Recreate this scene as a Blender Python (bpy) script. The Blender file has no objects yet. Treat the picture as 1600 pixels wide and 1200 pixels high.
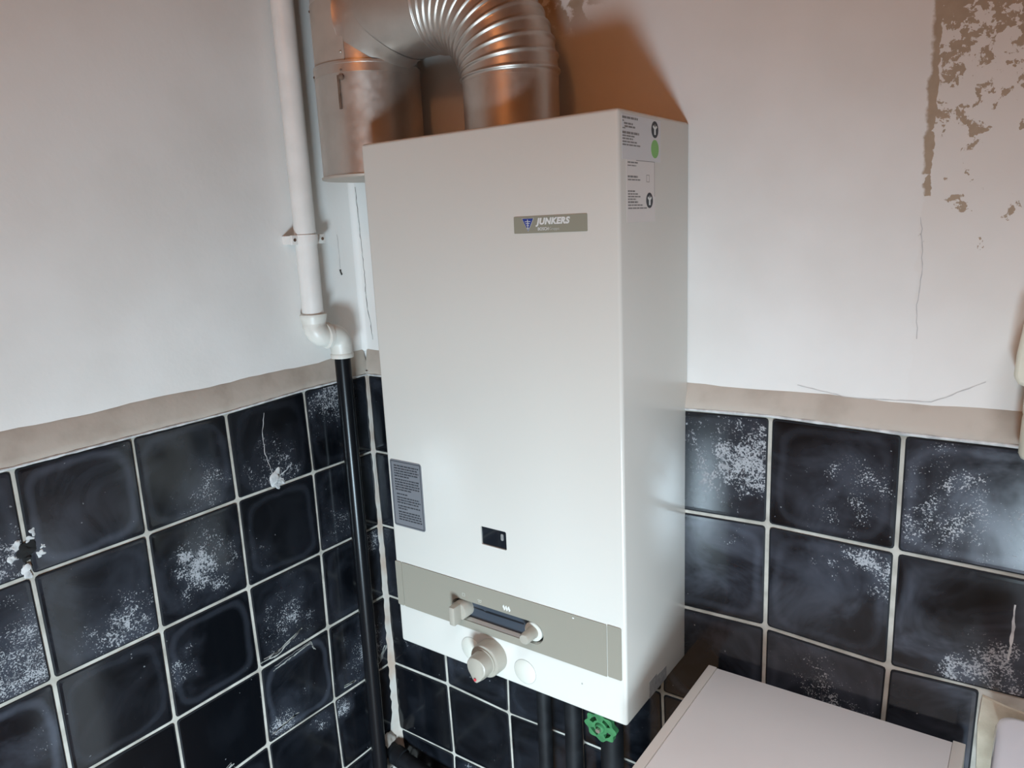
import bpy, bmesh, math, random
from mathutils import Vector, Matrix
random.seed(7)
PI = math.pi
S = bpy.context.scene
C = S.collection

# ------------------------------------------------------------------ camera, light, exposure
# world axes: corner of the two tiled walls at x = 0, y = 0; z = 0 is the top of the tiling
cam_d = bpy.data.cameras.new('camera'); cam = bpy.data.objects.new('camera', cam_d); C.objects.link(cam)
cam.location = (1.0536, -0.9751, 0.2687)
cam.rotation_euler = (1.36055, 0.04491, 0.61867)
cam_d.sensor_width = 36; cam_d.lens = 26.07; cam_d.clip_start = 0.02
S.camera = cam
S.view_settings.view_transform = 'Standard'; S.view_settings.look = 'None'
S.view_settings.gamma = 1; S.view_settings.use_curve_mapping = False
S.view_settings.exposure = 0.0
W = bpy.data.worlds.new('world'); S.world = W; W.use_nodes = True
W.node_tree.nodes['Background'].inputs[0].default_value = (0.80, 0.90, 1.0, 1)
W.node_tree.nodes['Background'].inputs[1].default_value = 1.0
# daylight entering by the small low window in the wall opposite the heater
WIN = (1.04, 1.48, -1.08, -0.64)          # x0, x1, z0, z1 of the opening
FRONT_Y = -1.75
ld = bpy.data.lights.new('window_daylight', 'AREA'); ld.shape = 'RECTANGLE'
ld.size = 0.42; ld.size_y = 0.42; ld.energy = 30; ld.color = (0.67, 0.865, 1.0); ld.spread = math.radians(103)
lo = bpy.data.objects.new('window_daylight', ld); C.objects.link(lo)
lo.location = (1.26, FRONT_Y + 0.03, -0.86)
LDIR = Vector((-0.66, 0.80, 0.0)).normalized()
lo.rotation_euler = LDIR.to_track_quat('-Z', 'Y').to_euler()

FLOOR_Z, CEIL_Z, RIGHT_X = -1.24, 1.16, 2.15
# daylight falling through a roof window above and behind the camera
SKY = (0.92, 1.52, -1.05, -0.45)
sd_ = bpy.data.lights.new('roof_window_daylight', 'AREA'); sd_.shape = 'RECTANGLE'; sd_.size = 0.55; sd_.size_y = 0.55
sd_.energy = 5.2; sd_.color = (0.84, 0.92, 1.0); sd_.spread = math.radians(66)
so_ = bpy.data.objects.new('roof_window_daylight', sd_); C.objects.link(so_); so_.location = (1.22, -0.75, CEIL_Z - 0.03)
so_.rotation_euler = Vector((-0.22, 0.26, -1.0)).normalized().to_track_quat('-Z', 'Y').to_euler()

# ------------------------------------------------------------------ material helpers
def mat(name, col, rough=0.5, metal=0.0, spec=0.5, coat=0.0):
    m = bpy.data.materials.new(name); m.use_nodes = True
    b = m.node_tree.nodes['Principled BSDF']
    b.inputs['Base Color'].default_value = (*col, 1); b.inputs['Roughness'].default_value = rough
    b.inputs['Metallic'].default_value = metal; b.inputs['Specular IOR Level'].default_value = spec
    b.inputs['Coat Weight'].default_value = coat
    return m
class NT:
    def __init__(s, m): s.t = m.node_tree; s.b = s.t.nodes['Principled BSDF']
    def n(s, typ, **kw):
        o = s.t.nodes.new(typ)
        for k, v in kw.items():
            if k.startswith('i_'):
                key = k[2:]; key = int(key) if key.isdigit() else key.replace('_', ' ')
                s.inp(o, key, v)
            else: setattr(o, k, v)
        return o
    def inp(s, o, key, v):
        if isinstance(v, bpy.types.NodeSocket): s.t.links.new(v, o.inputs[key])
        else: o.inputs[key].default_value = v
    def math(s, op, a, b=0.0, c=0.0, clamp=False):
        o = s.n('ShaderNodeMath', operation=op); o.use_clamp = clamp
        s.inp(o, 0, a); s.inp(o, 1, b); s.inp(o, 2, c); return o.outputs[0]
    def ramp(s, v, lo, hi, a=0.0, b=1.0):
        o = s.n('ShaderNodeMapRange'); o.interpolation_type = 'SMOOTHSTEP'
        s.inp(o, 'Value', v); s.inp(o, 'From Min', lo); s.inp(o, 'From Max', hi); s.inp(o, 'To Min', a); s.inp(o, 'To Max', b)
        return o.outputs['Result']
    def noise(s, vec, scale, detail=3, rough=0.5, dist=0.0):
        o = s.n('ShaderNodeTexNoise'); s.inp(o, 'Vector', vec)
        o.inputs['Scale'].default_value = scale; o.inputs['Detail'].default_value = detail
        o.inputs['Roughness'].default_value = rough; o.inputs['Distortion'].default_value = dist
        return o.outputs['Fac']
    def mix(s, f, a, b):
        o = s.n('ShaderNodeMix', data_type='RGBA')
        s.inp(o, 0, f); s.inp(o, 6, a if isinstance(a, bpy.types.NodeSocket) else (*a, 1)); s.inp(o, 7, b if isinstance(b, bpy.types.NodeSocket) else (*b, 1))
        return o.outputs[2]
    def bump(s, h, strength=0.2, dist=0.002):
        o = s.n('ShaderNodeBump'); s.inp(o, 'Height', h); o.inputs['Strength'].default_value = strength; o.inputs['Distance'].default_value = dist
        s.t.links.new(o.outputs[0], s.b.inputs['Normal'])
    def pos(s): return s.n('ShaderNodeNewGeometry').outputs['Position']
    def obj(s): return s.n('ShaderNodeTexCoord').outputs['Object']
    def set(s, key, v): s.inp(s.b, key, v)

def speckled(name, col, col2, rough, scale, metal=0.0, bump=0.0, spec=0.5, lo=0.35, hi=0.7, detail=4):
    m = mat(name, col, rough, metal, spec); N = NT(m); p = N.pos()
    f = N.noise(p, scale, detail)
    N.set('Base Color', N.mix(N.ramp(f, lo, hi), col, col2))
    if bump: N.bump(N.noise(p, scale * 3, 4), bump)
    return m

M = {}
# white plaster above the tiles
def plaster(name, patch):
    m = mat(name, (0.74, 0.73, 0.72), 0.85, spec=0.25); N = NT(m); p = N.pos()
    col = N.mix(N.ramp(N.noise(p, 5, 4), 0.35, 0.7), (0.77, 0.75, 0.72), (0.71, 0.685, 0.65))
    bumph = N.math('ADD', N.noise(p, 14, 5, 0.6), N.math('MULTIPLY', N.noise(p, 90, 3), 0.18))
    if patch:
        sp = N.n('ShaderNodeSeparateXYZ'); N.inp(sp, 0, p); x, z = sp.outputs[0], sp.outputs[2]
        edge = N.ramp(N.math('ADD', x, N.math('MULTIPLY', N.math('SUBTRACT', N.noise(p, 60, 3), 0.5), 0.016)), 0.927, 0.931)
        # share of bare tan plaster grows with height; old wall paper paste line keeps the left border
        th = N.ramp(z, 0.10, 0.50, 0.74, 0.47)
        nn = N.math('ADD', N.noise(p, 48, 7, 0.64, 0.3), N.math('MULTIPLY', N.math('SUBTRACT', N.noise(p, 190, 4, 0.6), 0.5), 0.22))
        fl = N.ramp(N.math('SUBTRACT', nn, th), 0.0, 0.012)
        rim = N.math('MULTIPLY', N.ramp(x, 0.945, 0.931), N.ramp(N.math('ADD', z, N.math('MULTIPLY', N.noise(p, 45, 3), 0.22)), 0.36, 0.46))
        msk = N.math('MULTIPLY', edge, N.math('MAXIMUM', fl, N.ramp(N.math('MULTIPLY', rim, N.noise(p, 70, 4)), 0.22, 0.26)))
        tint = N.math('MULTIPLY', edge, N.ramp(z, 0.08, 0.4, 0.1, 0.4))
        col = N.mix(tint, col, (0.66, 0.60, 0.54))
        # second bare spot behind the flue elbow
        d = N.n('ShaderNodeVectorMath', operation='DISTANCE'); N.inp(d, 0, p); d.inputs[1].default_value = (0.465, 0.012, 0.60)
        sp2 = N.math('MULTIPLY', N.ramp(d.outputs['Value'], 0.08, 0.03), N.ramp(N.noise(p, 40, 5), 0.44, 0.5))
        msk = N.math('MAXIMUM', msk, sp2)
        col = N.mix(msk, col, N.mix(N.noise(p, 80, 3), (0.44, 0.35, 0.26), (0.34, 0.26, 0.185)))
        bumph = N.math('SUBTRACT', bumph, N.math('MULTIPLY', msk, 0.35))
    N.set('Base Color', col); N.bump(bumph, 0.22, 0.004)
    return m
M['plaster_left'] = plaster('white_plaster', False)
M['plaster_back'] = plaster('white_plaster_peeling', True)
M['far_wall'] = speckled('tan_far_wall', (0.54, 0.35, 0.20), (0.48, 0.31, 0.17), 0.8, 4)
M['ledge'] = speckled('tan_painted_ledge', (0.47, 0.405, 0.345), (0.39, 0.33, 0.275), 0.75, 22, bump=0.25, lo=0.4, hi=0.75)
M['grout'] = speckled('grout', (0.50, 0.475, 0.42), (0.34, 0.315, 0.27), 0.9, 30, bump=0.3)
M['corner_grout'] = speckled('corner_mortar', (0.41, 0.385, 0.35), (0.34, 0.26, 0.205), 0.9, 14, bump=0.5)
M['mortar'] = speckled('rough_mortar', (0.52, 0.46, 0.36), (0.40, 0.345, 0.26), 0.95, 34, bump=0.6)
M['crack'] = mat('crack_line', (0.05, 0.045, 0.04), 0.9)
M['hair'] = mat('hairline', (0.50, 0.48, 0.47), 0.9)
M['lime'] = speckled('lime_white', (0.62, 0.62, 0.61), (0.38, 0.38, 0.38), 0.9, 60, bump=0.5)
M['hole'] = mat('dark_hole', (0.006, 0.006, 0.006), 0.9)

# glossy near-black tile with lime specks; per-tile custom properties give place and amount of the lime
def tile_mat():
    m = mat('black_glazed_tile', (0.01, 0.012, 0.018), 0.12); N = NT(m); o = N.obj()
    oi = N.n('ShaderNodeObjectInfo').outputs['Random']
    off = N.n('ShaderNodeVectorMath', operation='ADD'); N.inp(off, 0, o)
    cb = N.n('ShaderNodeCombineXYZ'); N.inp(cb, 1, N.math('MULTIPLY', oi, 37.0)); N.inp(off, 1, cb.outputs[0])
    v = off.outputs[0]
    st = N.n('ShaderNodeAttribute', attribute_type='OBJECT', attribute_name='stain').outputs['Vector']
    fi = N.n('ShaderNodeAttribute', attribute_type='OBJECT', attribute_name='film_sheen').outputs['Vector']
    s1 = N.n('ShaderNodeSeparateXYZ'); N.inp(s1, 0, st); s2 = N.n('ShaderNodeSeparateXYZ'); N.inp(s2, 0, fi)
    so = N.n('ShaderNodeSeparateXYZ'); N.inp(so, 0, o)
    dx = N.math('SUBTRACT', so.outputs[0], s1.outputs[0]); dz = N.math('SUBTRACT', so.outputs[2], s1.outputs[1])
    dist = N.math('SQRT', N.math('ADD', N.math('MULTIPLY', dx, dx), N.math('MULTIPLY', dz, dz)))
    wob = N.math('MULTIPLY', N.math('SUBTRACT', N.noise(v, 24, 3), 0.5), 0.13)
    fall = N.ramp(N.math('ADD', dist, wob), s2.outputs[2], 0.0)            # 1 at the stain centre
    amt = N.math('MULTIPLY', fall, s1.outputs[2])
    # fine specks and a veined crust where the lime is thick
    spk = N.math('ADD', N.noise(v, 400, 4, 0.65), N.math('MULTIPLY', N.math('SUBTRACT', N.noise(v, 45, 3), 0.5), 0.45))
    th = N.math('SUBTRACT', 0.74, N.math('MULTIPLY', amt, 0.235))
    specks = N.ramp(N.math('SUBTRACT', spk, th), 0.0, 0.06)
    vor = N.n('ShaderNodeTexVoronoi', feature='DISTANCE_TO_EDGE'); N.inp(vor, 'Vector', v); vor.inputs['Scale'].default_value = 95
    vn = N.math('MULTIPLY', N.ramp(vor.outputs['Distance'], 0.10, 0.02), N.ramp(N.noise(v, 60, 3), 0.42, 0.6))
    crust = N.math('MULTIPLY', vn, N.ramp(amt, 0.80, 1.15))
    lime = N.math('MAXIMUM', N.math('MULTIPLY', specks, N.ramp(amt, 0.02, 0.5)), crust)
    # stray single dots anywhere
    dots = N.ramp(N.noise(v, 170, 1), 0.79, 0.81)
    lime = N.math('MAXIMUM', lime, N.math('MULTIPLY', dots, 0.5), clamp=True)
    # bluish film with a worn ring inside the tile edge, plus reflection painted in on some tiles
    mx = N.math('POWER', N.math('ADD', N.math('POWER', N.math('ABSOLUTE', so.outputs[0]), 5.0), N.math('POWER', N.math('ABSOLUTE', so.outputs[2]), 5.0)), 0.2)
    mxw = N.math('ADD', mx, N.math('MULTIPLY', N.math('SUBTRACT', N.noise(v, 18, 2), 0.5), 0.016))
    ring = N.math('MULTIPLY', N.ramp(mxw, 0.055, 0.064), N.ramp(mxw, 0.072, 0.065))
    film_sheen = N.math('ADD', N.math('MULTIPLY', N.ramp(N.noise(v, 9, 4, 0.6, 0.8), 0.35, 0.72), s2.outputs[0]), N.math('MULTIPLY', ring, s2.outputs[1]), clamp=True)
    film_sheen = N.math('ADD', film_sheen, N.math('MULTIPLY', amt, 0.22), clamp=True)
    base = N.mix(film_sheen, (0.0030, 0.0036, 0.0050), (0.105, 0.117, 0.150))
    N.set('Base Color', N.mix(N.math('MULTIPLY', lime, 0.54), base, (0.60, 0.61, 0.63)))
    rg = N.math('ADD', N.math('MULTIPLY', film_sheen, 0.12), 0.12)
    N.set('Roughness', N.math('MAXIMUM', rg, N.math('MULTIPLY', lime, 0.85)))
    N.bump(N.math('ADD', N.noise(v, 7, 2), N.math('MULTIPLY', lime, 0.12)), 0.12, 0.004)
    return m
M['tile'] = tile_mat()
M['tile_edge'] = mat('worn_tile_edge', (0.012, 0.013, 0.016), 0.6, spec=0.2)

M['enamel'] = mat('white_enamel', (0.63, 0.61, 0.56), 0.25)
NT(M['enamel']).bump(NT(M['enamel']).noise(NT(M['enamel']).pos(), 260, 2), 0.012, 0.001)
M['taupe'] = mat('taupe_plastic', (0.275, 0.255, 0.207), 0.42)
M['taupe_knob'] = mat('taupe_knob_plastic', (0.37, 0.34, 0.285), 0.38)
M['cream_disc'] = mat('cream_disc', (0.63, 0.62, 0.55), 0.45)
M['slot'] = mat('slate_slot', (0.040, 0.050, 0.066), 0.45)
M['dark'] = mat('black_plastic', (0.008, 0.009, 0.012), 0.35)
M['sight'] = mat('sight_glass', (0.010, 0.012, 0.016), 0.05)
M['warn'] = mat('grey_label', (0.165, 0.172, 0.188), 0.45)
M['ink'] = mat('dark_ink', (0.030, 0.032, 0.038), 0.6)
M['ink_soft'] = mat('grey_ink', (0.20, 0.185, 0.175), 0.6)
M['print_white'] = mat('white_print', (0.70, 0.70, 0.68), 0.5)
M['print_pale'] = mat('pale_print', (0.50, 0.50, 0.45), 0.5)
M['blue'] = mat('blue_emblem', (0.02, 0.045, 0.26), 0.4)
M['logo_plate'] = mat('olive_grey_plate', (0.27, 0.26, 0.20), 0.45)
M['sticker'] = mat('paper_sticker', (0.62, 0.60, 0.60), 0.55)
M['sticker_old'] = mat('faded_sticker', (0.68, 0.63, 0.60), 0.5)
M['green_dot'] = mat('green_dot', (0.20, 0.44, 0.12), 0.5)
M['foil'] = speckled('grey_type_plate', (0.30, 0.30, 0.29), (0.19, 0.19, 0.19), 0.45, 120)
M['red'] = mat('red_mark', (0.55, 0.06, 0.07), 0.4)
M['groove'] = mat('groove_grey', (0.36, 0.36, 0.33), 0.6)

def metal_mat():
    m = mat('dull_aluminium', (0.62, 0.60, 0.57), 0.36, 1.0); N = NT(m); p = N.pos()
    f = N.noise(p, 12, 5, 0.6); g = N.noise(p, 70, 4)
    N.set('Base Color', N.mix(N.ramp(f, 0.3, 0.7), (0.58, 0.535, 0.49), (0.51, 0.465, 0.42)))
    N.set('Roughness', N.ramp(g, 0.3, 0.75, 0.36, 0.46)); N.bump(N.noise(p, 6, 2), 0.05, 0.003)
    N.set('Metallic', N.ramp(g, 0.76, 0.70, 0.6, 0.9))
    return m
M['metal'] = metal_mat()
M['metal_patch'] = speckled('dull_sheet_patch', (0.52, 0.455, 0.395), (0.44, 0.385, 0.335), 0.6, 18, metal=0.55, bump=0.05)
M['rust'] = speckled('rusty_steel', (0.12, 0.07, 0.045), (0.22, 0.15, 0.11), 0.8, 60, metal=0.3)
M['rivet'] = mat('rivet_metal', (0.5, 0.46, 0.4), 0.4, 0.8)
M['white_pipe'] = speckled('white_painted_pipe', (0.79, 0.76, 0.72), (0.73, 0.70, 0.66), 0.38, 20)
M['fitting'] = speckled('cream_pipe_fitting', (0.72, 0.70, 0.64), (0.62, 0.59, 0.53), 0.4, 30)
M['black_pipe'] = mat('black_pipe_plastic', (0.005, 0.0055, 0.007), 0.28, spec=0.25)
M['black_steel'] = speckled('black_steel_pipe', (0.004, 0.0045, 0.006), (0.010, 0.011, 0.013), 0.6, 40, spec=0.25)
M['green'] = speckled('green_painted_metal', (0.055, 0.22, 0.085), (0.035, 0.15, 0.06), 0.45, 80)
M['laminate'] = speckled('beige_laminate', (0.66, 0.62, 0.60), (0.63, 0.59, 0.57), 0.40, 6)
M['laminate_edge'] = mat('beige_laminate_edge', (0.58, 0.53, 0.48), 0.5)
M['ceramic'] = mat('white_ceramic', (0.74, 0.73, 0.76), 0.08)
M['cream'] = mat('cream_plastic', (0.70, 0.68, 0.56), 0.3)
def wood():
    m = mat('orange_wood', (0.42, 0.20, 0.08), 0.5); N = NT(m); p = N.pos()
    mp = N.n('ShaderNodeMapping'); N.inp(mp, 'Vector', p); mp.inputs['Scale'].default_value = (1, 14, 1)
    N.set('Base Color', N.mix(N.noise(mp.outputs[0], 4, 4), (0.50, 0.25, 0.11), (0.34, 0.15, 0.06)))
    return m
M['wood'] = wood()
M['floor'] = speckled('brown_floor_tile', (0.36, 0.20, 0.10), (0.30, 0.16, 0.08), 0.5, 8)
def emit(name, col, s):
    m = mat(name, col); b = m.node_tree.nodes['Principled BSDF']
    b.inputs['Emission Color'].default_value = (*col, 1); b.inputs['Emission Strength'].default_value = s
    return m
M['bulb'] = emit('warm_bulb_glass', (1.0, 0.42, 0.15), 23.0)

# ------------------------------------------------------------------ mesh helpers
def link_mesh(name, verts, faces, m, parent=None, loc=None, smooth=None):
    me = bpy.data.meshes.new(name); me.from_pydata([tuple(v) for v in verts], [], faces); me.validate(); me.update()
    return finish(name, me, m, parent, loc, smooth)
def finish(name, me, m, parent=None, loc=None, smooth=None):
    if m is not None and len(me.materials) == 0: me.materials.append(M[m])
    if smooth is not None:
        for p in me.polygons: p.use_smooth = True
        me.set_sharp_from_angle(angle=math.radians(smooth))
    o = bpy.data.objects.new(name, me); C.objects.link(o)
    if loc is not None: o.location = loc
    if parent is not None: attach(o, parent)
    return o
def attach(o, parent):
    # all builders use world coordinates; keep them there under the parent
    o.parent = parent
    o.matrix_parent_inverse = parent_world(parent).inverted()
def parent_world(p):
    mw = Matrix.Translation(p.location) @ p.rotation_euler.to_matrix().to_4x4()
    if p.parent: mw = parent_world(p.parent) @ p.matrix_parent_inverse @ mw
    return mw
def from_bm(name, bm, m, parent=None, smooth=None):
    bmesh.ops.recalc_face_normals(bm, faces=bm.faces)
    me = bpy.data.meshes.new(name); bm.to_mesh(me); bm.free()
    return finish(name, me, m, parent, None, smooth)
def box_bm(x0, x1, y0, y1, z0, z1, bev=0.0, seg=3):
    bm = bmesh.new(); bmesh.ops.create_cube(bm, size=1)
    for v in bm.verts:
        v.co = Vector((x0 + (v.co.x + .5) * (x1 - x0), y0 + (v.co.y + .5) * (y1 - y0), z0 + (v.co.z + .5) * (z1 - z0)))
    if bev: bmesh.ops.bevel(bm, geom=list(bm.edges), offset=bev, segments=seg, profile=0.5, affect='EDGES')
    return bm
def box(name, x0, x1, y0, y1, z0, z1, m, parent=None, bev=0.0, seg=3):
    return from_bm(name, box_bm(x0, x1, y0, y1, z0, z1, bev, seg), m, parent, 40 if bev else None)
def frames(pts):
    pts = [Vector(p) for p in pts]; T = []
    for i in range(len(pts)):
        a = pts[max(i - 1, 0)]; b = pts[min(i + 1, len(pts) - 1)]; T.append((b - a).normalized())
    up = Vector((0, 1, 0)) if abs(T[0].y) < 0.9 else Vector((1, 0, 0))
    n = (up - T[0] * up.dot(T[0])).normalized(); out = []
    for t in T:
        n = (n - t * n.dot(t)).normalized(); out.append((t, n, t.cross(n)))
    return pts, out
def sweep(name, pts, rad, m, parent=None, seg=32, caps=True, smooth=50):
    pts, fr = frames(pts); V = []; F = []
    if not isinstance(rad, (list, tuple)): rad = [rad] * len(pts)
    for p, (t, n, b), r in zip(pts, fr, rad):
        for k in range(seg):
            a = 2 * PI * k / seg; V.append(p + (n * math.cos(a) + b * math.sin(a)) * r)
    for i in range(len(pts) - 1):
        for k in range(seg):
            k2 = (k + 1) % seg; F.append((i * seg + k, i * seg + k2, (i + 1) * seg + k2, (i + 1) * seg + k))
    if caps:
        F.append(tuple(range(seg))[::-1]); F.append(tuple((len(pts) - 1) * seg + k for k in range(seg)))
    return link_mesh(name, V, F, m, parent, None, smooth)
def lathe(name, c, axis, prof, m, parent=None, seg=40, smooth=40):
    """prof: (distance along axis, radius)"""
    ax = Vector(axis).normalized(); return sweep(name, [Vector(c) + ax * d for d, r in prof], [r for d, r in prof], m, parent, seg, True, smooth) if False else _lathe(name, Vector(c), ax, prof, m, parent, seg, smooth)
def _lathe(name, c, ax, prof, m, parent, seg, smooth):
    u = ax.orthogonal().normalized(); w = ax.cross(u); V = []; F = []
    for d, r in prof:
        for k in range(seg):
            a = 2 * PI * k / seg; V.append(c + ax * d + (u * math.cos(a) + w * math.sin(a)) * max(r, 1e-5))
    for i in range(len(prof) - 1):
        for k in range(seg):
            k2 = (k + 1) % seg; F.append((i * seg + k, i * seg + k2, (i + 1) * seg + k2, (i + 1) * seg + k))
    F.append(tuple(range(seg))[::-1]); F.append(tuple((len(prof) - 1) * seg + k for k in range(seg)))
    return link_mesh(name, V, F, m, parent, None, smooth)
def prism(name, poly, fmap, d0, d1, m, parent=None, smooth=None):
    """poly: 2D outline; fmap(u, v, d) -> point; extruded from d0 to d1"""
    n = len(poly); V = [fmap(u, v, d0) for u, v in poly] + [fmap(u, v, d1) for u, v in poly]
    F = [tuple(range(n))[::-1], tuple(range(n, 2 * n))] + [(i, (i + 1) % n, n + (i + 1) % n, n + i) for i in range(n)]
    o = link_mesh(name, V, F, m, parent, None, smooth)
    bm = bmesh.new(); bm.from_mesh(o.data); bmesh.ops.recalc_face_normals(bm, faces=bm.faces); bm.to_mesh(o.data); bm.free()
    return o
def rrect(u0, u1, v0, v1, r, n=5):
    P = []
    for cx, cy, a0 in ((u1 - r, v1 - r, 0), (u0 + r, v1 - r, 90), (u0 + r, v0 + r, 180), (u1 - r, v0 + r, 270)):
        for k in range(n + 1):
            a = math.radians(a0 + 90 * k / n); P.append((cx + r * math.cos(a), cy + r * math.sin(a)))
    return P
def disc(cx, cy, rx, ry=None, n=32): return [(cx + rx * math.cos(2 * PI * k / n), cy + (ry or rx) * math.sin(2 * PI * k / n)) for k in range(n)]
def cut(o, cutters):
    for c in cutters:
        md = o.modifiers.new('cut', 'BOOLEAN'); md.operation = 'DIFFERENCE'; md.solver = 'EXACT'; md.object = c
    bpy.context.view_layer.update()
    dg = bpy.context.evaluated_depsgraph_get()
    me = bpy.data.meshes.new_from_object(o.evaluated_get(dg)); o.modifiers.clear()
    nm = o.data.name; o.data = me
    for c in cutters: bpy.data.objects.remove(c)
    for p in me.polygons: p.use_smooth = True
    me.set_sharp_from_angle(angle=math.radians(40))
def bars(name, rects, fmap, d0, d1, m, parent):
    """many small printed strokes in one mesh"""
    V = []; F = []
    for (u0, u1, v0, v1) in rects:
        b = len(V)
        for d in (d0, d1): V += [fmap(u0, v0, d), fmap(u1, v0, d), fmap(u1, v1, d), fmap(u0, v1, d)]
        F += [(b + 4, b + 5, b + 6, b + 7), (b, b + 3, b + 2, b + 1), (b, b + 1, b + 5, b + 4), (b + 1, b + 2, b + 6, b + 5), (b + 2, b + 3, b + 7, b + 6), (b + 3, b, b + 4, b + 7)]
    return link_mesh(name, V, F, m, parent)
def text(name, s, size, origin, xdir, ydir, m, parent, shear=0.0, bold=0.0, space=1.0, sx=1.0):
    cu = bpy.data.curves.new(name, 'FONT'); cu.body = s; cu.size = size; cu.shear = shear; cu.offset = bold; cu.space_character = space
    cu.extrude = 0.0001 / 1; cu.resolution_u = 4
    t = bpy.data.objects.new(name, cu); C.objects.link(t); bpy.context.view_layer.update()
    me = bpy.data.meshes.new_from_object(t.evaluated_get(bpy.context.evaluated_depsgraph_get())); bpy.data.objects.remove(t)
    x = Vector(xdir); y = Vector(ydir); z = x.cross(y); og = Vector(origin)
    for v in me.vertices: v.co = og + x * (v.co.x * sx) + y * v.co.y + z * v.co.z
    me.materials.clear(); return finish(name, me, m, parent)
def empty(name, loc, label=None, cat=None, group=None):
    o = bpy.data.objects.new(name, None); C.objects.link(o); o.location = loc; o.empty_display_size = 0.05
    if label: tag(o, label, cat, group)
    return o
def tag(o, label, cat, group=None, kind=None):
    o['label'] = label; o['category'] = cat
    if group: o['group'] = group
    if kind: o['kind'] = kind
    return o

# ------------------------------------------------------------------ the room shell
PL = 0.010      # plaster lies this far behind the tile faces
GR = 0.0022     # grout lies this far behind the tile faces
T = 0.12
wl = box('wall_left', -T, -PL, FRONT_Y, 0.02, FLOOR_Z, CEIL_Z, 'plaster_left')
tag(wl, 'white plastered wall with black tiles below, left of the heater', 'wall', kind='structure')
wb = box('wall_back', -T, RIGHT_X, PL, T, FLOOR_Z, CEIL_Z, 'plaster_back')
tag(wb, 'white plastered wall behind the heater with peeling tan patch at right', 'wall', kind='structure')
wr = box('wall_right', RIGHT_X, RIGHT_X + T, FRONT_Y - T, T, FLOOR_Z, CEIL_Z, 'far_wall')
tag(wr, 'plain tan wall to the right, outside the picture', 'wall', kind='structure')
# front wall: four blocks round the window opening, one mesh
bm = bmesh.new()
for a in ((-T, WIN[0], FLOOR_Z, CEIL_Z), (WIN[1], RIGHT_X, FLOOR_Z, CEIL_Z), (WIN[0], WIN[1], FLOOR_Z, WIN[2]), (WIN[0], WIN[1], WIN[3], CEIL_Z)):
    b2 = box_bm(a[0], a[1], FRONT_Y - T, FRONT_Y, a[2], a[3]); me = bpy.data.meshes.new('t'); b2.to_mesh(me); b2.free(); bm.from_mesh(me); bpy.data.meshes.remove(me)
wf = from_bm('wall_front', bm, 'far_wall'); tag(wf, 'plain tan wall opposite the heater with a low window', 'wall', kind='structure')
fl = box('floor', -T, RIGHT_X + T, FRONT_Y - T, T, FLOOR_Z - 0.1, FLOOR_Z, 'floor'); tag(fl, 'brown tiled bathroom floor below the picture', 'floor', kind='structure')
ce = box('ceiling', -T, RIGHT_X + T, FRONT_Y - T, T, CEIL_Z, CEIL_Z + 0.1, 'wood'); tag(ce, 'orange wooden ceiling above the picture', 'ceiling', kind='structure')
w1 = empty('window_1', ((WIN[0] + WIN[1]) / 2, FRONT_Y - 0.06, WIN[2])); tag(w1, 'small low white framed window opposite the heater', 'window', kind='structure')
for a in ((WIN[0], WIN[1], WIN[2], WIN[2] + .03), (WIN[0], WIN[1], WIN[3] - .03, WIN[3]), (WIN[0], WIN[0] + .03, WIN[2] + .03, WIN[3] - .03), (WIN[1] - .03, WIN[1], WIN[2] + .03, WIN[3] - .03)):
    box('window_frame', a[0], a[1], FRONT_Y - 0.09, FRONT_Y - 0.04, a[2], a[3], 'cream', w1)
w2 = empty('window_2', (1.22, -0.75, CEIL_Z)); tag(w2, 'square roof window in the wooden ceiling', 'window', kind='structure')
for a in ((SKY[0], SKY[1], SKY[2], SKY[2] + .03), (SKY[0], SKY[1], SKY[3] - .03, SKY[3]), (SKY[0], SKY[0] + .03, SKY[2] + .03, SKY[3] - .03), (SKY[1] - .03, SKY[1], SKY[2] + .03, SKY[3] - .03)):
    box('window_frame', a[0], a[1], a[2], a[3], CEIL_Z - .04, CEIL_Z - .0005, 'cream', w2)
box('pane', SKY[0] + .03, SKY[1] - .03, SKY[2] + .03, SKY[3] - .03, CEIL_Z - .012, CEIL_Z - .006, 'print_white', w2)
box('pane', WIN[0] + .03, WIN[1] - .03, FRONT_Y - 0.068, FRONT_Y - 0.062, WIN[2] + .03, WIN[3] - .03, 'print_white', w1)

# tiles: node positions of the hand-laid grid in metres (distance from the corner, height)
LN = {(4, 0): (0.617, -0.0053), (4, 1): (0.6182, -0.1534), (4, 2): (0.6167, -0.3088), (3, 0): (0.4614, -0.0045), (3, 1): (0.4618, -0.1543), (3, 2): (0.4628, -0.3101), (3, 3): (0.4637, -0.4662), (2, 0): (0.3087, -0.005), (2, 1): (0.307, -0.1535), (2, 2): (0.3079, -0.3102), (2, 3): (0.3061, -0.4658), (2, 4): (0.3087, -0.6126), (1, 0): (0.1516, 0.0003), (1, 1): (0.1497, -0.1538), (1, 2): (0.1515, -0.3094), (1, 3): (0.1537, -0.4621), (1, 4): (0.1568, -0.6156)}
RN = {(1, 4): (0.1527, -0.617), (1, 5): (0.1567, -0.7742), (2, 4): (0.3028, -0.6239), (4, 3): (0.6114, -0.4671), (5, 0): (0.7691, 0.0041), (5, 1): (0.7689, -0.15), (5, 2): (0.7695, -0.3052), (6, 0): (0.9284, -0.0001), (6, 1): (0.9287, -0.1529), (6, 2): (0.9288, -0.314)}
def node_l(k, r):
    if (k, r) in LN: return LN[(k, r)]
    return (0.0 if k == 0 else 0.1524 + 0.155 * (k - 1), -0.1547 * r - (0.003 if r == 0 and k > 0 else 0))
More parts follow.
